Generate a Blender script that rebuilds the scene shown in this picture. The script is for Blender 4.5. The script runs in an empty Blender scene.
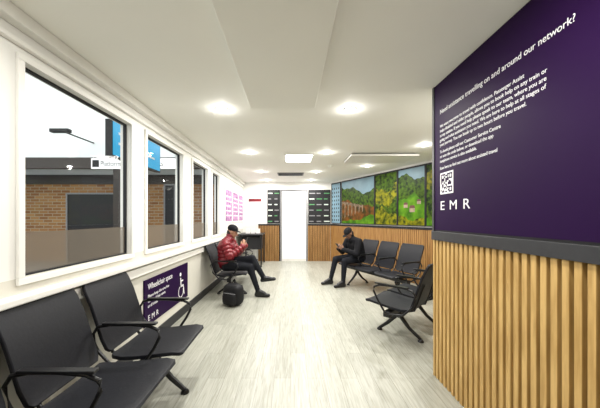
import bpy, bmesh, math, random
import numpy as np
from mathutils import Vector, Matrix
random.seed(4)
S=bpy.context.scene
COL=S.collection
# ------------------------------------------------------------ materials
def nmat(name):
    m=bpy.data.materials.new(name); m.use_nodes=True
    nt=m.node_tree; b=nt.nodes['Principled BSDF']
    return m,nt,b
def mat(name,col,rough=0.5,metal=0.0,noise=0.0,nscale=20,bump=0.0,emit=None,estr=0,spec=0.5):
    m,nt,b=nmat(name)
    b.inputs['Base Color'].default_value=(*col,1)
    b.inputs['Roughness'].default_value=rough
    b.inputs['Metallic'].default_value=metal
    b.inputs['Specular IOR Level'].default_value=spec
    if emit:
        b.inputs['Emission Color'].default_value=(*emit,1); b.inputs['Emission Strength'].default_value=estr
    tc=nt.nodes.new('ShaderNodeTexCoord')
    n=nt.nodes.new('ShaderNodeTexNoise'); n.inputs['Scale'].default_value=nscale; n.inputs['Detail'].default_value=4
    nt.links.new(tc.outputs['Object'],n.inputs['Vector'])
    if noise>0:
        r=nt.nodes.new('ShaderNodeValToRGB')
        r.color_ramp.elements[0].position=.3; r.color_ramp.elements[1].position=.7
        r.color_ramp.elements[0].color=(*[max(0,c*(1-noise)) for c in col],1)
        r.color_ramp.elements[1].color=(*[min(1,c*(1+noise)) for c in col],1)
        nt.links.new(n.outputs['Fac'],r.inputs['Fac']); nt.links.new(r.outputs['Color'],b.inputs['Base Color'])
    if bump>0:
        bp=nt.nodes.new('ShaderNodeBump'); bp.inputs['Strength'].default_value=bump; bp.inputs['Distance'].default_value=.01
        nt.links.new(n.outputs['Fac'],bp.inputs['Height']); nt.links.new(bp.outputs['Normal'],b.inputs['Normal'])
    return m
def ramp2(name,c1,c2,scale,rough=.5,stretch=(1,1,1),p=(.35,.65),spec=.5):
    m,nt,b=nmat(name)
    tc=nt.nodes.new('ShaderNodeTexCoord'); mp=nt.nodes.new('ShaderNodeMapping'); mp.inputs['Scale'].default_value=stretch
    n=nt.nodes.new('ShaderNodeTexNoise'); n.inputs['Scale'].default_value=scale; n.inputs['Detail'].default_value=6
    r=nt.nodes.new('ShaderNodeValToRGB')
    r.color_ramp.elements[0].position=p[0]; r.color_ramp.elements[1].position=p[1]
    r.color_ramp.elements[0].color=(*c1,1); r.color_ramp.elements[1].color=(*c2,1)
    nt.links.new(tc.outputs['Object'],mp.inputs['Vector']); nt.links.new(mp.outputs['Vector'],n.inputs['Vector'])
    nt.links.new(n.outputs['Fac'],r.inputs['Fac']); nt.links.new(r.outputs['Color'],b.inputs['Base Color'])
    b.inputs['Roughness'].default_value=rough; b.inputs['Specular IOR Level'].default_value=spec
    return m
M={}
M['wall']=mat('painted_wall_white',(.82,.815,.78),.6,noise=.02,nscale=3)
M['ceil']=mat('ceiling_white',(.92,.915,.86),.7,noise=.01,nscale=2)
M['trim']=mat('gloss_white_trim',(.84,.83,.79),.35,noise=.01)
M['cream']=mat('cream_wall',(.66,.64,.57),.6,noise=.03,nscale=4)
M['black']=mat('black_frame',(.010,.010,.012),.45,noise=.1,spec=.3)
M['ledge']=mat('dark_grey_ledge',(.030,.031,.035),.4,noise=.1,spec=.4)
M['darkgap']=mat('slat_backing_black',(.006,.004,.003),.8,noise=.1,spec=.05)
M['purple']=mat('purple_sign',(.016,.003,.034),.5,noise=.04,nscale=2,spec=.08)
M['white']=mat('white_print',(.85,.85,.85),.6,noise=.01)
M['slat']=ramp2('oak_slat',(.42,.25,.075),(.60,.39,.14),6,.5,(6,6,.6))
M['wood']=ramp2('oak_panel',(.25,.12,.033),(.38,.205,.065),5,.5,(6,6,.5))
M['seat']=mat('charcoal_seat',(.009,.0095,.013),.5,noise=.15,nscale=60,bump=.08,spec=.25)
M['seatframe']=mat('black_seat_frame',(.007,.007,.008),.3,noise=.1,spec=.4)
M['steel']=mat('brushed_steel',(.35,.35,.36),.3,metal=1,noise=.05)
M['skirt']=mat('dark_skirting',(.014,.014,.018),.5,noise=.1)
M['cyan']=mat('cyan_screen',(.0,.15,.3),.3,emit=(.005,.24,.42),estr=.8,noise=.05)
M['lamp']=mat('downlight_lens',(1,1,1),.5,emit=(1,.97,.92),estr=14)
M['lpanel']=mat('light_panel_lens',(1,1,1),.5,emit=(1,.98,.92),estr=4)
M['clad']=mat('pale_cladding',(.86,.90,.89),.6,noise=.03,nscale=1)
M['darkbrown']=mat('dark_fascia',(.022,.014,.010),.5,noise=.2)
M['paving']=mat('platform_paving',(.25,.24,.22),.8,noise=.15)
M['red']=mat('red_puffer_nylon',(.17,.004,.011),.38,noise=.12,nscale=30)
M['blk_cloth']=mat('black_cloth',(.006,.006,.008),.8,noise=.2,nscale=40,spec=.2)
M['denim']=mat('dark_trousers',(.008,.009,.013),.8,noise=.2,nscale=50,spec=.2)
M['skin']=mat('skin',(.36,.18,.11),.5,noise=.05)
M['skin2']=mat('skin_tan',(.20,.10,.06),.5,noise=.05)
M['lip']=mat('lips',(.26,.08,.07),.5,noise=.05)
M['eye']=mat('eye_dark',(.02,.015,.01),.2,noise=.05)
M['hair']=mat('dark_hair',(.015,.01,.008),.7,noise=.3,nscale=80)
M['shoe']=mat('black_shoe',(.008,.008,.009),.4,noise=.1)
M['pack']=mat('backpack_nylon',(.007,.007,.009),.6,noise=.2,nscale=40,bump=.2,spec=.3)
M['phonescr']=mat('phone_screen',(.05,.05,.06),.15,emit=(.6,.7,.9),estr=.5,noise=.02)
M['blind']=mat('white_blind',(.82,.84,.87),.6,emit=(.85,.93,1),estr=.10,noise=.01)
M['pink']=ramp2('pink_poster_print',(.14,.03,.16),(.66,.34,.60),5,.5,(1,2,2))
M['paper']=mat('lit_departure_rows',(.45,.5,.45),.6,noise=.15,nscale=30,emit=(.7,.8,.7),estr=.25)
M['greenpaper']=mat('green_departure_rows',(.05,.15,.06),.6,noise=.3,nscale=40,emit=(.05,.3,.1),estr=.3)
M['sky']=mat('print_sky',(.17,.27,.33),.4,noise=.15,nscale=3,spec=.2)
M['moor']=ramp2('print_moor',(.014,.020,.002),(.16,.05,.005),7,.4,spec=.15)
M['forest']=ramp2('print_forest',(.002,.012,.0005),(.055,.11,.002),13,.4,spec=.15)
M['forest2']=ramp2('print_autumn',(.010,.025,.0005),(.20,.19,.003),11,.4,spec=.15)
M['field']=ramp2('print_field',(.02,.08,.001),(.09,.22,.006),5,.4,spec=.15)
M['viad']=ramp2('print_viaduct_stone',(.08,.055,.035),(.22,.165,.11),10,.4,spec=.15)
M['cottage']=mat('print_cottage',(.24,.18,.12),.4,noise=.2)
M['roofp']=mat('print_roof',(.08,.02,.015),.4,noise=.2)
M['grey']=mat('mid_grey',(.2,.2,.21),.5,noise=.1)
M['signlit']=mat('illuminated_sign_face',(.85,.85,.85),.5,emit=(1,1,1),estr=.35,noise=.01)
# floor
m,nt,b=nmat('vinyl_wood_planks'); M['floor']=m
tc=nt.nodes.new('ShaderNodeTexCoord'); mp=nt.nodes.new('ShaderNodeMapping'); mp.inputs['Rotation'].default_value=(0,0,math.pi/2)
br=nt.nodes.new('ShaderNodeTexBrick'); br.inputs['Scale'].default_value=1
br.inputs['Brick Width'].default_value=1.2; br.inputs['Row Height'].default_value=.15; br.inputs['Mortar Size'].default_value=.0018; br.offset=.37
br.inputs['Color1'].default_value=(.455,.455,.40,1); br.inputs['Color2'].default_value=(.375,.375,.325,1); br.inputs['Mortar'].default_value=(.24,.235,.20,1)
nt.links.new(tc.outputs['Object'],mp.inputs['Vector']); nt.links.new(mp.outputs['Vector'],br.inputs['Vector'])
mp2=nt.nodes.new('ShaderNodeMapping'); mp2.inputs['Scale'].default_value=(26,1.6,1)
nz=nt.nodes.new('ShaderNodeTexNoise'); nz.inputs['Scale'].default_value=2.2; nz.inputs['Detail'].default_value=8; nz.inputs['Distortion'].default_value=1.2
nt.links.new(tc.outputs['Object'],mp2.inputs['Vector']); nt.links.new(mp2.outputs['Vector'],nz.inputs['Vector'])
rr=nt.nodes.new('ShaderNodeValToRGB'); rr.color_ramp.elements[0].position=.36; rr.color_ramp.elements[1].position=.62
rr.color_ramp.elements[0].color=(.72,.72,.68,1); rr.color_ramp.elements[1].color=(1,1,1,1)
mx=nt.nodes.new('ShaderNodeMix'); mx.data_type='RGBA'; mx.blend_type='MULTIPLY'; mx.inputs[0].default_value=1
nt.links.new(nz.outputs['Fac'],rr.inputs['Fac']); nt.links.new(br.outputs['Color'],mx.inputs[6]); nt.links.new(rr.outputs['Color'],mx.inputs[7])
nt.links.new(mx.outputs[2],b.inputs['Base Color']); b.inputs['Roughness'].default_value=.34
# brick
m,nt,b=nmat('facade_brick'); M['brick']=m
tc=nt.nodes.new('ShaderNodeTexCoord'); sp=nt.nodes.new('ShaderNodeSeparateXYZ'); cb=nt.nodes.new('ShaderNodeCombineXYZ')
br=nt.nodes.new('ShaderNodeTexBrick'); br.inputs['Scale'].default_value=1; br.inputs['Brick Width'].default_value=.3; br.inputs['Row Height'].default_value=.1; br.inputs['Mortar Size'].default_value=.012
br.inputs['Color1'].default_value=(.22,.09,.03,1); br.inputs['Color2'].default_value=(.36,.19,.07,1); br.inputs['Mortar'].default_value=(.33,.27,.19,1)
nt.links.new(tc.outputs['Object'],sp.inputs[0]); nt.links.new(sp.outputs['X'],cb.inputs['X']); nt.links.new(sp.outputs['Z'],cb.inputs['Y'])
nt.links.new(cb.outputs[0],br.inputs['Vector']); nt.links.new(br.outputs['Color'],b.inputs['Base Color']); b.inputs['Roughness'].default_value=.9
# glass (single thin sheets)
def glassmat(name,tint,frost):
    m=bpy.data.materials.new(name); m.use_nodes=True; nt=m.node_tree; nt.nodes.clear()
    o=nt.nodes.new('ShaderNodeOutputMaterial'); t=nt.nodes.new('ShaderNodeBsdfTransparent'); t.inputs[0].default_value=(*tint,1)
    g=nt.nodes.new('ShaderNodeBsdfGlossy'); g.inputs['Roughness'].default_value=.02
    x=nt.nodes.new('ShaderNodeMixShader'); x.inputs[0].default_value=.03
    nt.links.new(t.outputs[0],x.inputs[1]); nt.links.new(g.outputs[0],x.inputs[2])
    last=x
    if frost:
        d=nt.nodes.new('ShaderNodeBsdfDiffuse'); d.inputs[0].default_value=(.20,.175,.145,1)
        y=nt.nodes.new('ShaderNodeMixShader'); y.inputs[0].default_value=.6
        nt.links.new(x.outputs[0],y.inputs[1]); nt.links.new(d.outputs[0],y.inputs[2]); last=y
    nt.links.new(last.outputs[0],o.inputs[0]); return m
M['glass']=glassmat('window_glass',(.96,.97,.97),False)
M['frost']=glassmat('frosted_film',(.8,.78,.74),True)
# ------------------------------------------------------------ mesh builder
def empty(name,loc=(0,0,0)):
    e=bpy.data.objects.new(name,None); e.location=loc; e.empty_display_size=.1; COL.objects.link(e); return e
def par(o,p):
    if p is not None:
        o.parent=p; o.matrix_parent_inverse=Matrix.Translation(-p.location)
ID=lambda p:Vector(p)
class MB:
    def __init__(s,mp=ID): s.v=[];s.f=[];s.m=[];s.mats=[];s.mp=mp
    def mi(s,k):
        if k not in s.mats: s.mats.append(k)
        return s.mats.index(k)
    def add(s,vs,fs,k):
        o=len(s.v); s.v+= [s.mp(p) for p in vs]; i=s.mi(k)
        for f in fs: s.f.append([o+a for a in f]); s.m.append(i)
    def box(s,x0,x1,y0,y1,z0,z1,k):
        vs=[(x,y,z) for x in(x0,x1) for y in(y0,y1) for z in(z0,z1)]
        s.add(vs,[(0,1,3,2),(4,6,7,5),(0,4,5,1),(2,3,7,6),(0,2,6,4),(1,5,7,3)],k)
    def prism(s,pts,fn,t0,t1,k):
        n=len(pts); vs=[fn(p,t0) for p in pts]+[fn(p,t1) for p in pts]
        s.add(vs,[tuple(range(n)),tuple(range(n,2*n))]+[(i,(i+1)%n,n+(i+1)%n,n+i) for i in range(n)],k)
    def tube(s,pts,r,k,seg=10):
        P=[Vector(p) for p in pts]; vs=[];fs=[]
        R=r if isinstance(r,(list,tuple)) else [r]*len(P)
        up=None
        for i,p in enumerate(P):
            d=(P[min(i+1,len(P)-1)]-P[max(i-1,0)]).normalized()
            if up is None: up=Vector((0,0,1)) if abs(d.z)<.9 else Vector((1,0,0))
            a=d.cross(up).normalized(); bb=d.cross(a).normalized()
            if abs(d.dot(up))>.98: a=d.cross(Vector((.3,.9,.1))).normalized(); bb=d.cross(a)
            for j in range(seg):
                t=2*math.pi*j/seg; vs.append(tuple(p+(a*math.cos(t)+bb*math.sin(t))*R[i]))
        for i in range(len(P)-1):
            for j in range(seg): fs.append((i*seg+j,i*seg+(j+1)%seg,(i+1)*seg+(j+1)%seg,(i+1)*seg+j))
        fs.append(tuple(range(seg))); fs.append(tuple((len(P)-1)*seg+j for j in range(seg)))
        s.add(vs,fs,k)
    def sell(s,c,r,k,e=.5,nu=24,nv=14):
        vs=[];fs=[]
        sg=lambda a,p:math.copysign(abs(a)**p,a)
        for i in range(nv+1):
            ph=-math.pi/2+math.pi*i/nv
            for j in range(nu):
                th=2*math.pi*j/nu
                vs.append((c[0]+r[0]*sg(math.cos(ph),e)*sg(math.cos(th),e),c[1]+r[1]*sg(math.cos(ph),e)*sg(math.sin(th),e),c[2]+r[2]*sg(math.sin(ph),e)))
        for i in range(nv):
            for j in range(nu): fs.append((i*nu+j,i*nu+(j+1)%nu,(i+1)*nu+(j+1)%nu,(i+1)*nu+j))
        s.add(vs,fs,k)
    def build(s,name,parent=None,bevel=0,smooth=False,sub=0):
        me=bpy.data.meshes.new(name); me.from_pydata([tuple(v) for v in s.v],[],s.f)
        for k in s.mats: me.materials.append(M[k])
        me.polygons.foreach_set('material_index',s.m)
        bm=bmesh.new(); bm.from_mesh(me); bmesh.ops.recalc_face_normals(bm,faces=bm.faces)
        if smooth:
            for f in bm.faces: f.smooth=True
            for e in bm.edges:
                if len(e.link_faces)==2 and e.calc_face_angle(0)>.9: e.smooth=False
        bm.to_mesh(me); bm.free()
        o=bpy.data.objects.new(name,me); COL.objects.link(o)
        if bevel:
            b=o.modifiers.new('bevel','BEVEL'); b.width=bevel; b.segments=2; b.limit_method='ANGLE'
        par(o,parent); return o
def simple(name,k,x0,x1,y0,y1,z0,z1,parent=None,bevel=0):
    b=MB(); b.box(x0,x1,y0,y1,z0,z1,k); return b.build(name,parent,bevel)
def text(name,body,loc,rot,size,k,parent,align='LEFT',sx=1.0,space=1.0):
    c=bpy.data.curves.new(name,'FONT'); c.body=body; c.size=size; c.extrude=.0008; c.align_x=align; c.space_character=space
    c.materials.append(M[k]); o=bpy.data.objects.new(name,c); o.location=loc; o.rotation_euler=rot; o.scale=(sx,1,1)
    COL.objects.link(o); par(o,parent); return o
HP=math.pi/2
# ------------------------------------------------------------ room dims
XL=-1.62; YF=8.94; H=2.65; XR=1.345; YB=-1.5; YC=2.45
P0=Vector((1.35,YF,0)); U=Vector((121,-265,0)).normalized(); N=Vector((U.y,-U.x,0))  # N into room
def dg(p):  # (s, off, z)
    return P0+U*p[0]+N*p[1]+Vector((0,0,p[2]))
LD=(YF-YC)/(-U.y)
XE=(P0+U*LD).x
b=MB(); b.prism([(XL-.1,YB),(XE+.1,YB),(XE+.15,YC),(1.4,YF+.1),(XL-.1,YF+.1)],lambda p,t:(p[0],p[1],t),-.1,0,'floor'); b.build('floor')
b=MB(); b.prism([(XL-.1,YB),(XE+.1,YB),(XE+.15,YC),(1.4,YF+.1),(XL-.1,YF+.1)],lambda p,t:(p[0],p[1],t),H,H+.1,'ceil'); b.build('ceiling')
# left wall with openings
W=[(.1,1.3),(1.596,2.67),(2.96,3.94),(4.34,5.11),(5.42,5.95)]
ZB,ZT=1.09,2.39
b=MB(); b.box(XL-.1,XL,YB,YF+.1,0,ZB,'cream'); b.box(XL-.1,XL,YB,YF+.1,ZT,H,'wall')
y=YB
for w in W: b.box(XL-.1,XL,y,w[0],ZB,ZT,'wall'); y=w[1]
b.box(XL-.1,XL,y,YF+.1,ZB,ZT,'wall'); b.build('wall_left')
def sheet(name,k,x,y0,y1,z0,z1,parent):
    b=MB(); b.add([(x,y0,z0),(x,y1,z0),(x,y1,z1),(x,y0,z1)],[(0,1,2,3)],k); return b.build(name,parent)
for i,w in enumerate(W):
    e=empty('window_%d'%(i+1),(XL-.05,(w[0]+w[1])/2,1.7))
    b=MB(); t=.012
    for (a,c,d,f) in [(w[0],w[1],ZB,ZB+t),(w[0],w[1],ZT-t,ZT),(w[0],w[0]+t,ZB+t,ZT-t),(w[1]-t,w[1],ZB+t,ZT-t)]:
        b.box(XL-.065,XL-.035,a,c,d,f,'black')
    b.build('frame',e)
    b=MB(); t=.04
    for (a,c,d,f) in [(w[0]-t,w[1]+t,ZB-t,ZB),(w[0]-t,w[1]+t,ZT,ZT+t),(w[0]-t,w[0],ZB,ZT),(w[1],w[1]+t,ZB,ZT)]:
        b.box(XL+.001,XL+.022,a,c,d,f,'trim')
    b.build('architrave',e,.004)
    sheet('glass_pane','glass',XL-.05,w[0]+.012,w[1]-.012,1.36,ZT-.012,e)
    sheet('frosted_pane','frost',XL-.05,w[0]+.012,w[1]-.012,ZB+.012,1.36,e)
simple('trim_1','trim',XL,XL+.09,YB,6.1,.955,1.0,bevel=.008)
simple('trim_2','trim',XL,XL+.035,YB,YF,2.47,2.50,bevel=.005)
simple('trim_3','trim',XL,XL+.07,YB,YF,2.57,H-.001,bevel=.005)
simple('trim_4','trim',XL,XL+.045,YB,6.1,.84,.93,bevel=.006)
simple('baseboard_left','skirt',XL,XL+.015,YB,YF,0,.12)
# far wall
simple('wall_far','wall',XL-.1,1.45,YF,YF+.1,0,H)
b=MB(mp=dg); b.box(-.0,LD,-.1,0,0,H,'wall'); b.build('wall_right')
simple('wall_rear','wall',XL-.1,XE,YB-.1,YB,0,H)
# diag wall lower slats
b=MB(mp=dg); b.box(.02,LD-.05,.001,.012,0,1.2,'darkgap')
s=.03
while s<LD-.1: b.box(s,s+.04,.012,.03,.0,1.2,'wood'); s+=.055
b.box(.02,LD-.05,.001,.04,1.2,1.25,'black'); b.build('slat_wainscot')
for (x0,x1) in [(-1.1,-.37),(.57,1.33)]:
    b=MB()
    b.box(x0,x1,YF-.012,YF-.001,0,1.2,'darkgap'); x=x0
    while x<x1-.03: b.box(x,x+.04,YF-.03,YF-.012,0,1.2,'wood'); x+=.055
    b.box(x0,x1,YF-.04,YF-.001,1.2,1.25,'black')
    b.build('slat_wainscot')
# door with blind
e=empty('door_1',(.11,YF,1.1))
b=MB(); b.box(-.36,-.31,YF-.05,YF-.001,0,2.4,'grey'); b.box(.51,.56,YF-.05,YF-.001,0,2.4,'grey'); b.box(-.31,.51,YF-.05,YF-.001,2.34,2.4,'grey'); b.build('door_frame',e,.004)
simple('door_leaf','trim',-.31,.51,YF-.03,YF-.001,.0,2.34,e)
b=MB()
for i in range(9): b.box(-.29+i*.088,-.29+i*.088+.085,YF-.045+.004*(i%2),YF-.035+.004*(i%2),.08,2.28,'blind')
b.box(-.30,.50,YF-.07,YF-.03,2.28,2.34,'trim'); b.build('vertical_blind',e)
# departure boards far wall
def board(x0,x1,z0,z1,cols,rows):
    e=empty('departure_board',((x0+x1)/2,YF,(z0+z1)/2)); b=MB(); b.box(x0,x1,YF-.03,YF-.001,z0,z1,'black'); b.build('panel',e,.003)
    b=MB(); cw=(x1-x0)/cols; ch=(z1-z0)/rows
    for i in range(cols):
        for j in range(rows):
            k=random.choice(['paper','greenpaper','grey','paper'])
            b.box(x0+cw*i+.03,x0+cw*(i+1)-.02-random.random()*.08,YF-.035,YF-.0305,z0+ch*j+.05,z0+ch*(j+.45),k)
    b.build('display_rows',e)
board(-.80,-.37,1.27,2.40,2,6); board(.58,1.33,1.27,2.40,3,6)
e=empty('notice',(-1.1,YF,1.7)); simple('sheet','white',-1.42,-1.0,YF-.012,YF-.001,1.5,2.1,e); simple('header','red',-1.42,-1.0,YF-.015,YF-.0125,2.0,2.1,e)
# left wall posters
for i,(a,c) in enumerate([(6.45,7.2),(7.28,8.03),(8.11,8.8)]):
    e=empty('framed_poster',(XL,(a+c)/2,1.75)); simple('frame','trim',XL+.001,XL+.02,a,c,1.33,2.2,e,.003)
    simple('print','pink',XL+.0205,XL+.024,a+.04,c-.04,1.37,2.16,e)
    b=MB(); 
    for k in range(5): b.box(XL+.0245,XL+.026,a+.1,c-.1-.05*(k%3),1.5+.12*k,1.53+.12*k,'white')
    b.build('text_lines',e)
# diag wall picture panels
def pic(s0,s1,kind):
    e=empty('landscape_picture',dg(((s0+s1)/2,.02,1.9)))
    z0,z1=1.27,2.60
    b=MB(mp=dg); t=.018
    b.box(s0,s1,.001,.018,z0,z1,'black')
    for (a,c,d,f) in [(s0,s1,z0,z0+t),(s0,s1,z1-t*2,z1),(s0,s0+t,z0+t,z1-2*t),(s1-t,s1,z0+t,z1-2*t)]: b.box(a,c,.018,.03,d,f,'black')
    b.build('frame',e)
    s0+=t;s1-=t;z0+=t;z1-=2*t;w=s1-s0;h=z1-z0
    def poly(pts,off,k,bb):
        n=len(pts); bb.add([(s0+w*p[0],off,z0+h*p[1]) for p in pts],[tuple(range(n))],k)
    b=MB(mp=dg)
    def hill(base,amp,seed,k,off):
        r=random.Random(seed); ph=[r.random()*6 for _ in range(4)]
        top=[]
        for i in range(41):
            x=i/40; top.append((x,min(.995,base+amp*(math.sin(x*4+ph[0])+.4*math.sin(x*11+ph[1])+.15*math.sin(x*31+ph[2])))))
        for i in range(40): poly([(top[i][0],0),(top[i+1][0],0),top[i+1],top[i]],off,k,b)
    poly([(0,0),(1,0),(1,1),(0,1)],.0185,'sky' if kind in(0,1,3) else 'forest',b)
    if kind==0:
        for i in range(4):
            for j in range(9): b.box(s0+w*(.05+.24*i),s0+w*(.05+.24*i)+.05,.019,.02,z0+h*(.05+j*.1),z0+h*(.1+j*.1),'black')
    if kind==1:
        hill(.78,.09,3,'forest',.0195); hill(.46,.08,8,'moor',.0205)
        n=6
        for i in range(n):
            x0=.0+i*.115; x1=x0+.115; zt=.52-.02*i; zb=.12+.03*i
            P=[(x0,zb),(x0+.018,zb),(x0+.018,zt-.10)]+[(x0+.0575-.0395*math.cos(a*math.pi/8),zt-.10+.055*math.sin(a*math.pi/8)) for a in range(1,8)]+[(x1-.018,zt-.10)]
            arc=P[2:]
            for q in range(len(arc)-1):
                a0,a1=arc[q],arc[q+1]; poly([a0,a1,(a1[0],zt),(a0[0],zt)],.0215,'viad',b)
            poly([(x0,zb),(x0+.018,zb),(x0+.018,zt),(x0,zt)],.0216,'viad',b)
            poly([(x1-.018,zb),(x1,zb),(x1,zt),(x1-.018,zt)],.0216,'viad',b)
        hill(.12,.06,5,'field',.022)
    if kind==2:
        hill(.75,.1,11,'forest2',.0195); hill(.45,.1,12,'forest',.0205); hill(.25,.08,14,'forest2',.0215)
    if kind==3:
        hill(.85,.06,21,'forest',.0195); hill(.45,.08,22,'field',.0205)
        for (cx,cz,q) in [(.3,.35,.08),(.55,.28,.10),(.8,.4,.07)]:
            poly([(cx-q,cz-q*.5),(cx+q,cz-q*.5),(cx+q,cz+q*.2),(cx-q,cz+q*.2)],.0215,'cottage',b)
            poly([(cx-q*1.1,cz+q*.2),(cx+q*1.1,cz+q*.2),(cx+q*.8,cz+q*.7),(cx-q*.8,cz+q*.7)],.022,'roofp',b)
        hill(.14,.05,25,'forest2',.0225)
    if kind==4:
        hill(.85,.06,31,'forest2',.0195); hill(.5,.1,32,'forest',.0205); hill(.2,.1,33,'field',.0215)
    b.build('print',e)
pic(.06,.58,0); pic(.63,2.12,1); pic(2.13,2.89,2); pic(2.90,3.65,3); pic(3.66,4.51,4); pic(4.52,5.4,2)
# ------------------------------------------------------------ right block with purple sign
simple('partition_wall','darkgap',XR,XE,YB,YC-.02,0,H)
b=MB(); y=YC-.04
while y>YB+.05:
    b.box(XR-.028,XR-.001,y-.034,y,0,1.25,'slat'); y-=.056
x=XR-.028
while x<XE-.5:
    b.box(x,x+.034,YC-.019,YC+.006,0,1.25,'slat'); x+=.056
b.build('slat_cladding',None,.002)
b=MB(); b.box(XR-.045,XR-.001,YB,YC+.008,1.251,1.33,'ledge'); b.box(XR-.001,XE-.5,YC-.019,YC+.008,1.251,1.33,'ledge'); b.build('trim_5',None,.003)
simple('trim_6','wall',XR,XE-.5,YC-.0195,YC,1.331,H-.001)
e=empty('information_sign',(XR,1.2,2.0))
b=MB(); b.box(XR-.032,XR-.001,YB,YC,1.331,H-.005,'black'); b.box(XR-.04,XR-.032,YC-.03,YC,1.331,H-.005,'ledge'); b.build('frame',e)
simple('panel','purple',XR-.034,XR-.0321,YB,YC-.032,1.345,H-.012,e)
RR=(HP,0,-HP); xs=XR-.0345
text('title','Need assistance travelling on and around our network?',(xs,2.33,2.36),RR,.055,'white',e,sx=.90)
lines=['We want everyone to travel with confidence. Passenger Assist',
'helps disabled and older people, allows you to book help on any train or',
'at any station. If you need help please speak to our team, where you are',
'going and what assistance you need. We are here to help at all stages of',
'your journey. You can book up to two hours before you travel.','',
'To book please call our Customer Service Centre','or scan the code below, or download the app',
'textphone service is also available.','','Scan here to find out more about assisted travel']
z=2.24
for i,l in enumerate(lines):
    if l: text('line_%d'%i,l,(xs,2.33,z),RR,.036,'white',e,sx=.92)
    z-=.041 if l else .02
b=MB(); rq=random.Random(5)
b.box(xs-.0004,xs,2.14,2.325,1.655,1.84,'white')
for i in range(13):
    for j in range(13):
        c=(i<4 or i>8) and j>8 or (i<4 and j<4)
        if (c and (i in(0,3,9,12) or j in(0,3,9,12))) or (not c and rq.random()<.5):
            b.box(xs-.001,xs-.0004,2.153+i*.0122,2.1652+i*.0122,1.668+j*.0122,1.6802+j*.0122,'purple')
b.build('qr_code',e)
text('logo','E M R',(xs,2.33,1.52),RR,.11,'white',e,space=1.15,sx=1.3)
# wheelchair sign
e=empty('wheelchair_space_sign',(XL,3.5,.5)); RL=(HP,0,HP); xw=XL+.0165
simple('panel','purple',XL+.001,XL+.016,2.9,4.12,.24,.76,e,.003)
text('title','Wheelchair space',(xw,2.97,.64),RL,.10,'white',e,sx=.85)
for i,l in enumerate(['Please keep this area free','for wheelchair users','at all times']): text('line_%d'%i,l,(xw,2.97,.55-i*.055),RL,.05,'white',e)
text('logo','E M R',(xw,2.97,.29),RL,.09,'white',e,space=1.1)
b=MB(); c=3.86; zc=.38
def ring(cx,cz,r0,r1,a0,a1):
    n=20
    for i in range(n):
        a=a0+(a1-a0)*i/n; d=a0+(a1-a0)*(i+1)/n
        b.add([(xw+.001,cx+r*math.cos(t),cz+r*math.sin(t)) for r,t in((r0,a),(r1,a),(r1,d),(r0,d))],[(0,1,2,3)],'white')
ring(c,zc,.075,.09,math.radians(110),math.radians(380)); ring(c-.015,zc+.25,0.0001,.028,0,6.283)
for P in [[(-.025,.2),(.005,.2),(.02,.06),(-.01,.06)],[(-.01,.09),(-.01,.06),(.09,.06),(.09,.09)],[(.07,.08),(.095,.08),(.125,-.06),(.10,-.07)],[(0,.16),(0,.14),(.08,.14),(.08,.16)]]:
    b.add([(xw+.001,c+p[0],zc+p[1]) for p in P],[(0,1,2,3)],'white')
b.build('wheelchair_icon',e)
# ------------------------------------------------------------ ceiling items
def panelc(name,x0,x1,y0,y1,k='trim',dr=.06):
    e=empty(name,((x0+x1)/2,(y0+y1)/2,H)); simple('panel_body',k,x0,x1,y0,y1,H-dr,H-.025,e,.006)
    b=MB()
    for xx in(x0+.08,x1-.1):
        for yy in(y0+.1,y1-.1): b.box(xx,xx+.02,yy,yy+.02,H-.026,H-.0005,'steel')
    b.build('mounts',e)
panelc('radiant_heater_panel',-.42,.25,.9,2.75,'ceil',.065); panelc('radiant_heater_panel',1.1,2.35,4.85,5.5)
e=empty('ceiling_light_panel',(.14,5.2,H)); simple('frame','trim',-.13,.43,4.9,5.55,H-.03,H-.0005,e,.004); simple('lens','lpanel',-.10,.40,4.93,5.52,H-.034,H-.0301,e)
e=empty('ceiling_vent',(0,7.2,H)); b=MB()
b.box(-.36,.34,7.0,7.4,H-.02,H-.0005,'grey')
for i in range(8): b.box(-.33,.31,7.03+i*.045,7.05+i*.045,H-.03,H-.02,'black')
b.build('grille',e)
LP=[(x,y) for y in(.9,2.92,4.85,6.85,8.35) for x in(-.76,.65)]+[(2.2,4.35),(2.1,3.1),(1.75,6.1)]
for (x,y) in LP:
    e=empty('downlight',(x,y,H)); b=MB()
    def ringm(r0,z0,r1,z1,k):
        n=24; vs=[(x+r*math.cos(2*math.pi*i/n),y+r*math.sin(2*math.pi*i/n),z) for r,z in((r0,z0),(r1,z1)) for i in range(n)]
        b.add(vs,[(i,(i+1)%n,n+(i+1)%n,n+i) for i in range(n)],k)
    ringm(.075,H-.001,.07,H-.012,'trim'); ringm(.07,H-.012,.05,H-.012,'trim'); ringm(.05,H-.012,.001,H-.010,'lamp')
    b.build('bezel',e)
    L=bpy.data.lights.new('lamp','AREA'); L.shape='DISK'; L.size=.10; L.energy=18; L.color=(1,.975,.93)
    o=bpy.data.objects.new('lamp',L); o.location=(x,y,H-.02); COL.objects.link(o); par(o,e)
    L=bpy.data.lights.new('bulb','POINT'); L.shadow_soft_size=.025; L.energy=1.6; L.color=(1,.975,.93)
    o=bpy.data.objects.new('bulb',L); o.location=(x,y,H-.06); COL.objects.link(o); par(o,e)
L=bpy.data.lights.new('panel_lamp','AREA'); L.shape='RECTANGLE'; L.size=.48; L.size_y=.55; L.energy=15; L.color=(1,.975,.93)
o=bpy.data.objects.new('panel_lamp',L); o.location=(.15,5.22,H-.04); COL.objects.link(o); par(o,bpy.data.objects['ceiling_light_panel'])
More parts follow.
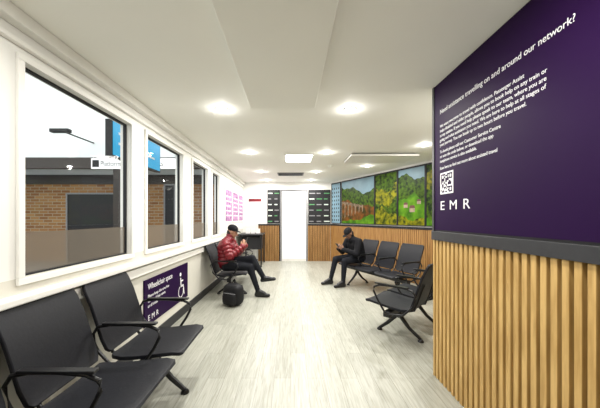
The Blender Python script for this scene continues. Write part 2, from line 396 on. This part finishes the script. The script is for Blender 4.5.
e=empty('smoke_detector',(.9,6.0,H)); b=MB(); b.tube([(.9,6.0,H-.001),(.9,6.0,H-.03),(.9,6.0,H-.05)],[.055,.05,.03],'trim',20); b.build('housing',e)
# ------------------------------------------------------------ benches
def bench(origin,u,bk,n,pitch=.60,legs=None,w=.53):
    o=Vector((origin[0],origin[1],0)); u=Vector((u[0],u[1],0)).normalized(); bk=Vector((bk[0],bk[1],0)).normalized()
    mp=lambda p:o+u*p[0]+bk*p[1]+Vector((0,0,p[2]))
    e=empty('beam_seating_bench',mp((n*pitch/2,.3,0)))
    def slab(name,prof,x0,x1,th,k):
        b=MB(mp=mp); L=len(prof); vs=[]; nx=9
        def nrm(i):
            a=Vector(prof[max(0,i-1)]); c=Vector(prof[min(L-1,i+1)]); d=(c-a).normalized(); return Vector((-d.y,d.x))
        for side in(0,1):
            for i in range(L):
                ins=.035 if i in(0,L-1) else (.010 if i in(1,L-2) else 0)
                for j in range(nx):
                    t=j/(nx-1); x=x0+ins+(x1-x0-2*ins)*t
                    dish=-.012*(1-(2*t-1)**2)
                    q=Vector(prof[i])+nrm(i)*(-th*side+dish)
                    vs.append((x,q.x,q.y))
        fs=[]; A=L*nx
        for i in range(L-1):
            for j in range(nx-1):
                a=i*nx+j; fs.append((a,a+1,a+nx+1,a+nx)); fs.append((A+a,A+a+nx,A+a+nx+1,A+a+1))
        for i in range(L-1):
            for j in(0,nx-1):
                a=i*nx+j; fs.append((a,a+nx,A+a+nx,A+a))
        for j in range(nx-1):
            for i in(0,L-1):
                a=i*nx+j; fs.append((a,a+1,A+a+1,A+a))
        b.add(vs,fs,k); return b.build(name,e,.006,smooth=True)
    pan=[(0,.425),(.015,.445),(.08,.452),(.2,.438),(.35,.422),(.46,.418),(.52,.425),(.54,.432)]
    back=[(.545,.445),(.56,.47),(.59,.55),(.63,.68),(.67,.80),(.715,.90),(.735,.945),(.74,.96)]
    for i in range(n):
        x0=i*pitch+.0; x1=x0+w
        slab('seat_pan_%d'%i,pan,x0,x1,.028,'seat'); slab('backrest_%d'%i,back,x0,x1,.026,'seat')
        b=MB(mp=mp)
        for xx in(x0+.09,x1-.09):
            b.tube([(xx,.10,.412),(xx,.3,.388),(xx,.5,.382),(xx,.575,.41),(xx,.62,.54),(xx,.68,.72)],.012,'seatframe',8)
        b.build('brackets_%d'%i,e,smooth=True)
    b=MB(mp=mp); b.box(-.04,(n-1)*pitch+w+.04,.27,.35,.30,.365,'seatframe'); b.build('beam',e,.006)
    for i in range(n+1):
        xx=i*pitch-(pitch-w)/2
        b=MB(mp=mp)
        pts=[(xx,.33,.34),(xx,.50,.37),(xx,.60,.48),(xx,.635,.60),(xx,.60,.655),(xx,.50,.672),(xx,.36,.672),(xx,.22,.66),(xx,.155,.63),(xx,.15,.58),(xx,.19,.50),(xx,.25,.41),(xx,.30,.34)]
        b.tube(pts,.0125,'seatframe',8)
        b.box(xx-.02,xx+.02,.17,.56,.672,.688,'seatframe')
        b.build('armrest_%d'%i,e,.003,smooth=True)
    for xx in (legs or [.3,(n-1)*pitch+.3]):
        b=MB(mp=mp)
        b.tube([(xx,.31,.31),(xx,.27,.22),(xx,.18,.12),(xx,.10,.05),(xx,.07,.025)],[.028,.026,.022,.019,.018],'seatframe',10)
        b.tube([(xx,.31,.31),(xx,.36,.22),(xx,.45,.12),(xx,.55,.05),(xx,.58,.025)],[.028,.026,.022,.019,.018],'seatframe',10)
        for yy in(.07,.58): b.tube([(xx,yy,.0),(xx,yy,.012),(xx,yy,.03)],[.034,.034,.02],'seatframe',14)
        b.build('leg_%.1f'%xx,e,smooth=True)
    return e
bench((-.81,.77),(0,1),(-1,0),3,legs=[.3,1.43])
bench((-.80,4.77),(0,1),(-1,0),3)
bench((1.05,5.98),(U.x,U.y),(-N.x,-N.y),3,pitch=.57,w=.51)
bench((.91,3.31),(1,1),(1,-1),2,legs=[.28,.88])
# ------------------------------------------------------------ backpack
def bp_map(p): 
    q=Matrix.Rotation(math.radians(-25),3,'Z')@Vector(p); return q+Vector((-.96,4.42,0))
e=empty('backpack',(-.96,4.42,.2))
b=MB(mp=bp_map); b.sell((0,0,.18),(.175,.11,.18),'pack',.6); b.sell((0,-.10,.13),(.13,.06,.11),'pack',.6); b.build('body',e,smooth=True)
b=MB(mp=bp_map)
b.tube([(-.04,.02,.345),(-.03,.02,.38),(0,.02,.395),(.03,.02,.38),(.04,.02,.345)],.007,'seatframe',8)
for x in(-.08,.08): b.tube([(x,.07,.33),(x,.13,.30),(x,.15,.2),(x,.12,.08),(x,.08,.04)],.012,'pack',8)
b.tube([(-.12,-.11,.215),(-.06,-.155,.23),(.06,-.155,.23),(.12,-.11,.215)],.004,'grey',6)
b.build('straps',e,smooth=True)
# counter
e=empty('leaflet_counter',(-1.25,8.3,.5)); b=MB()
b.box(XL+.03,-.85,7.75,8.75,.93,.97,'black')
for x in(-1.5,-.9):
    for y in(7.8,8.68): b.box(x,x+.04,y,y+.04,0,.93,'black')
b.box(-1.5,-.9,8.0,8.6,.5,.9,'skirt'); b.build('counter_body',e,.004)
b=MB()
for i in range(3): b.box(-1.4+i*.16,-1.28+i*.16,8.2,8.25,.971,1.12,'white')
b.build('leaflet_stack',e)
# ------------------------------------------------------------ outside
simple('platform_ground','paving',-18,XL-.1,-6,12,-.12,-.02)
e=empty('station_building',(-8,9,2))
b=MB(); 
b.box(-16,-1.8,9.0,9.3,-.02,2.6,'brick'); b.box(-16,-1.8,8.9,9.3,2.6,2.9,'darkbrown'); b.box(-16,-1.8,9.0,9.3,2.9,8.0,'clad'); b.build('facade',e)
b=MB(); b.box(-16,-1.8,8.0,8.15,2.95,3.28,'darkbrown'); b.box(-16,-1.8,8.15,9.0,3.2,3.26,'darkbrown')
for x in(-15,-11.5,-8.9,-5.25,-2.2): b.box(x-.12,x+.12,8.0,8.2,-.02,2.95,'darkbrown')
b.build('canopy_beam',e)
b=MB()
for (x0,x1,z0,z1) in [(-7.6,-5.9,-.02,2.3),(-12,-10.5,.9,2.2),(-4.3,-3.9,-.02,2.6)]:
    b.box(x0,x1,8.96,8.999,z0,z1,'black'); b.box(x0,x0+.05,8.94,8.96,z0,z1,'grey'); b.box(x1-.05,x1,8.94,8.96,z0,z1,'grey'); b.box(x0+.05,x1-.05,8.94,8.96,z1-.05,z1,'grey')
b.build('station_doors',e)
b=MB(); b.box(-6.95,-6.4,7.6,7.75,3.92,4.03,'black'); b.box(-6.72,-6.66,7.75,9.0,3.97,4.01,'black'); b.build('floodlight',e,.02)
for (x0,x1,t) in [(-6.0,-4.75,'Platform 1'),(-4.6,-3.4,'Toilets')]:
    e=empty('direction_sign',((x0+x1)/2,7.95,3.1)); simple('board','signlit',x0,x1,7.95,7.999,2.93,3.24,e,.005)
    simple('pictogram','black',x0+.04,x0+.24,7.945,7.9495,2.98,3.19,e); text('label',t,(x0+.28,7.944,3.01),(HP,0,0),.22,'black',e,sx=.8)
e=empty('display_screen',(-2.2,3.9,2.5)); b=MB()
b.box(-2.3,-2.22,3.28,4.5,2.22,2.68,'black'); b.box(-2.219,-2.215,3.30,4.48,2.24,2.66,'cyan')
b.box(-2.29,-2.27,3.4,3.42,2.68,3.6,'steel'); b.box(-2.29,-2.27,4.3,4.32,2.68,3.6,'steel')
b.box(-2.213,-2.21,3.4,4.3,2.39,2.42,'white'); b.box(-2.213,-2.21,3.4,4.0,2.52,2.55,'white'); b.build('screen',e)
b=MB(); b.box(-2.6,XL-.1,2.5,5.2,3.6,3.68,'clad'); b.build('canopy_roof',e)
# ------------------------------------------------------------ people
def cap_sdf(p,a,bb,ra,rb):
    a=np.array(a);bb=np.array(bb); d=bb-a; L=max(1e-9,(d@d)); t=np.clip(((p-a)@d)/L,0,1)
    return np.linalg.norm(p-(a+t[:,None]*d),axis=1)-(ra+(rb-ra)*t), t*math.sqrt(L)
def make(prims,voxel,quilt=None,smooth=4):
    bm=bmesh.new()
    for pr in prims:
        if pr[0]=='c':
            _,a,c,ra,rb,lab=pr; a=Vector(a);c=Vector(c)
            for q,r in((a,ra),(c,rb)):
                bmesh.ops.create_icosphere(bm,subdivisions=3,radius=r,matrix=Matrix.Translation(q))
            d=c-a
            if d.length>1e-4:
                rot=d.to_track_quat('Z','Y').to_matrix().to_4x4()
                bmesh.ops.create_cone(bm,cap_ends=True,segments=28,radius1=ra,radius2=rb,depth=d.length,matrix=Matrix.Translation((a+c)/2)@rot)
        else:
            _,c,r,R,lab=pr
            bmesh.ops.create_icosphere(bm,subdivisions=4,radius=1,matrix=Matrix.Translation(Vector(c))@R.to_4x4()@Matrix.Diagonal((*r,1)))
    me=bpy.data.meshes.new('tmp'); bm.to_mesh(me); bm.free()
    ob=bpy.data.objects.new('tmp',me); COL.objects.link(ob)
    r=ob.modifiers.new('r','REMESH'); r.mode='VOXEL'; r.voxel_size=voxel
    s=ob.modifiers.new('s','SMOOTH'); s.factor=.5; s.iterations=smooth
    dgp=bpy.context.evaluated_depsgraph_get(); dgp.update()
    me2=bpy.data.meshes.new_from_object(ob.evaluated_get(dgp)); bpy.data.objects.remove(ob)
    n=len(me2.vertices); co=np.empty(n*3); me2.vertices.foreach_get('co',co); co=co.reshape(-1,3)
    best=np.full(n,1e9); lab=np.zeros(n,int); st=np.zeros(n); labs=[]
    for pr in prims:
        l=pr[-1]
        if l not in labs: labs.append(l)
        li=labs.index(l)
        if pr[0]=='c': d,t=cap_sdf(co,pr[1],pr[2],pr[3],pr[4])
        else:
            R=np.array(pr[3].transposed()); q=(co-np.array(pr[1]))@R.T/np.array(pr[2]); d=(np.linalg.norm(q,axis=1)-1)*min(pr[2]); t=np.zeros(n)
        k=d<best; best[k]=d[k]; lab[k]=li; st[k]=t[k]
    if quilt and quilt in labs:
        no=np.empty(n*3); me2.vertices.foreach_get('normal',no); no=no.reshape(-1,3)
        qi=labs.index(quilt); k=lab==qi
        disp=(.020*np.abs(np.sin(st*math.pi/.068))-.004)*k
        co=co+no*disp[:,None]; me2.vertices.foreach_set('co',co.ravel())
    fl=[]
    for p in me2.polygons:
        fl.append(labs[lab[p.vertices[0]]])
    return me2,fl
def hand(w,d,nrm,side,lab='skin',curl=.6):
    w=Vector(w);d=Vector(d).normalized();nrm=Vector(nrm); nrm=(nrm-d*nrm.dot(d)).normalized(); s=d.cross(nrm)*side
    pr=[]
    pr.append(('c',tuple(w-d*.03),tuple(w+d*.01),.026,.024,lab))
    for o,l,rr in((.030,.9,.0085),(.010,1.0,.009),(-.010,.93,.0085),(-.028,.75,.0075)):
        k=w+d*.085+s*o*1.05; pr.append(('c',tuple(w+s*o*.6),tuple(k),.015,.012,lab))
        p=k; ang=curl*.5
        for L in(.040*l,.026*l,.021*l):
            q=p+(d*math.cos(ang)+nrm*math.sin(ang))*L; pr.append(('c',tuple(p),tuple(q),rr,rr*.92,lab)); p=q; ang+=curl
    t0=w+d*.02+s*.022; t1=t0+(d*.6+s*.7+nrm*.35).normalized()*.04; t2=t1+(d*.85+s*.1+nrm*.5).normalized()*.03; t3=t2+(d*.9-s*.2+nrm*.4).normalized()*.024
    pr+= [('c',tuple(t0),tuple(t1),.015,.0115,lab),('c',tuple(t1),tuple(t2),.0115,.0095,lab),('c',tuple(t2),tuple(t3),.0095,.0085,lab)]
    return pr
def headp(c,pitch,skin,hat):
    c=Vector(c); R=Matrix.Rotation(pitch,3,'Y')
    T=lambda x,y,z: tuple(c+R@Vector((x,y,z)))
    pr=[('e',T(-.01,0,.02),(.095,.075,.092),R,skin),('e',T(.025,0,-.035),(.062,.058,.075),R,skin),
        ('c',T(.083,0,.012),T(.103,0,-.022),.009,.013,skin),('c',T(.078,-.012,-.024),T(.078,.012,-.024),.012,.012,skin),
        ('c',T(.076,-.018,-.055),T(.076,.018,-.055),.009,.009,'lip'),
        ('e',T(.055,0,-.092),(.026,.026,.02),R,skin),
        ('c',T(.072,-.045,.030),T(.072,.045,.030),.012,.012,skin),
        ('e',T(.078,.030,.010),(.008,.013,.007),R,'eye'),('e',T(.078,-.030,.010),(.008,.013,.007),R,'eye'),
        ('e',T(-.005,.078,-.005),(.018,.009,.030),R,skin),('e',T(-.005,-.078,-.005),(.018,.009,.030),R,skin),
        ('e',T(-.045,0,-.02),(.062,.072,.07),R,'hair')]
    pr+= [('e',T(-.018,0,.062),(.102,.084,.078),R,hat),('e',T(-.012,0,.045),(.104,.086,.028),R,hat)]
    pr.append(('e',T(.10,0,.045),(.055,.06,.010),R,hat))
    return pr
def person(name,org,fwd,pose,jacket,skin,quilt):
    f=Vector((fwd[0],fwd[1],0)).normalized(); l=Vector((-f.y,f.x,0)); RM=Matrix((f,l,Vector((0,0,1)))).transposed()
    P=pose; J=jacket
    pr=[]
    def c(a,bb,ra,rb,lab): pr.append(('c',P[a] if isinstance(a,str) else a,P[bb] if isinstance(bb,str) else bb,ra,rb,lab))
    pel=Vector(P['pelvis']); che=Vector(P['chest']); nk=Vector(P['neck'])
    for y in(-.07,0,.07):
        o=Vector((0,y,0)); pr.append(('c',tuple(pel+o),tuple(che+o*1.1),.125,.135,J))
    for sd in('r','l'):
        c('sh_'+sd,'el_'+sd,.082,.066,J); c('el_'+sd,'wr_'+sd,.066,.046,J)
        pr.append(('c',P['neck'],P['sh_'+sd],.062,.08,J)); pr.append(('c',tuple(che),P['sh_'+sd],.12,.08,J))
        c('hip_'+sd,'kn_'+sd,.100,.068,'denim'); c('kn_'+sd,'an_'+sd,.066,.045,'denim')
        an=Vector(P['an_'+sd]); to=Vector(P['toe_'+sd]); dd=(to-an); 
        heel=an+Vector((-.03,0,-.045)) if abs(dd.z)<.12 else an-dd*.15
        if an.z<.2: heel.z=.038
        pr.append(('c',tuple(an),tuple(heel),.042,.036,'shoe')); pr.append(('c',tuple(heel),tuple(to),.038,.034,'shoe')); pr.append(('c',tuple(an),tuple(an+dd*.6),.042,.036,'shoe'))
    pr.append(('c',P['hip_r'],P['hip_l'],.105,.105,'denim'))
    pr.append(('c',tuple(nk-Vector((0,0,.03))),tuple(nk+Vector((.02,0,.055))),.085,.068,J))
    hd=Vector(P['head']); pr.append(('c',tuple(nk),tuple(hd+Vector((-.02,0,-.03))),.055,.052,skin))
    parts=[make(pr,.012,quilt),make(headp(P['head'],P['pitch'],skin,'blk_cloth'),.0055,None,2),
        make(hand(P['wr_l'],P['hd_l'],P['hn_l'],P['hs_l'],skin,P.get('curl',.6))+hand(P['wr_r'],P['hd_r'],P['hn_r'],P['hs_r'],skin,P.get('curl',.6)),.0042,None,2)]
    vs=[];fs=[];ml=[];labs=[]
    O=Vector((org[0],org[1],0))
    for me,fl in parts:
        off=len(vs); vs+=[tuple(O+RM@v.co) for v in me.vertices]
        for p,q in zip(me.polygons,fl):
            fs.append([off+i for i in p.vertices]); 
            if q not in labs: labs.append(q)
            ml.append(labs.index(q))
        bpy.data.meshes.remove(me)
    me=bpy.data.meshes.new(name); me.from_pydata(vs,[],fs)
    for q in labs: me.materials.append(M[q])
    me.polygons.foreach_set('material_index',ml); me.polygons.foreach_set('use_smooth',[True]*len(fs))
    o=bpy.data.objects.new(name,me); COL.objects.link(o)
    pc=Vector(P['phone']); pt=P['ptilt']
    Rp=Matrix.Rotation(pt,3,'Y')
    mp=lambda p:O+RM@(pc+Rp@Vector(p))
    b=MB(mp=mp); b.box(-.004,.004,-.037,.037,-.075,.075,'black'); b.build('phone_case',o,.002)
    b=MB(mp=mp); b.box(-.0045,-.0041,-.033,.033,-.068,.068,'phonescr'); b.build('phone_display',o)
    return o
pose1=dict(pelvis=(0,0,.585),chest=(.0,0,.90),neck=(.05,0,1.06),head=(.115,0,1.185),pitch=.35,
 sh_r=(.03,-.19,.985),sh_l=(.03,.19,.985),el_r=(.13,-.25,.75),el_l=(.13,.25,.75),wr_r=(.33,-.08,.92),wr_l=(.33,.08,.92),
 hip_r=(.02,-.10,.565),hip_l=(.02,.10,.57),kn_r=(.47,-.10,.545),an_r=(.62,-.10,.115),toe_r=(.82,-.12,.036),
 kn_l=(.50,-.03,.695),an_l=(.72,-.05,.34),toe_l=(.92,-.08,.33),
 hd_r=(.25,.5,.8),hn_r=(-.5,.6,0),hs_r=1,hd_l=(.25,-.5,.8),hn_l=(-.5,-.6,0),hs_l=-1,phone=(.375,0,1.01),ptilt=.35)
person('seated_man_in_puffer_jacket',(-1.22,5.03),(1,-.08),pose1,'red','skin','red')
pose2=dict(pelvis=(.0,0,.585),chest=(.08,0,.87),neck=(.17,0,1.00),head=(.25,0,1.105),pitch=.75,
 sh_r=(.13,-.19,.94),sh_l=(.13,.19,.94),el_r=(.24,-.25,.69),el_l=(.24,.25,.69),wr_r=(.46,-.09,.78),wr_l=(.46,.09,.78),
 hip_r=(.02,-.10,.565),hip_l=(.02,.10,.565),kn_r=(.48,-.17,.545),an_r=(.60,-.18,.115),toe_r=(.80,-.20,.036),
 kn_l=(.48,.16,.545),an_l=(.50,.14,.115),toe_l=(.70,.14,.036),
 hd_r=(.5,.5,.5),hn_r=(-.5,.5,.3),hs_r=1,hd_l=(.5,-.5,.5),hn_l=(-.5,-.5,.3),hs_l=-1,phone=(.53,0,.85),ptilt=.7)
person('seated_man_in_black_coat',(1.49,5.89),(N.x,N.y),pose2,'blk_cloth','skin2',None)
# ------------------------------------------------------------ world, camera
w=bpy.data.worlds.new('World'); S.world=w; w.use_nodes=True
bg=w.node_tree.nodes['Background']; bg.inputs[0].default_value=(.88,.92,.92,1); bg.inputs[1].default_value=1.5
cd=bpy.data.cameras.new('camera'); cd.sensor_width=36; cd.lens=265/600*36; cd.shift_x=9/600; cd.shift_y=14/600; cd.clip_start=.05
co=bpy.data.objects.new('camera',cd); co.location=(0,0,1.45); co.rotation_euler=(HP,0,0); COL.objects.link(co); S.camera=co
S.view_settings.view_transform='Standard'; S.view_settings.look='None'; S.view_settings.exposure=.5
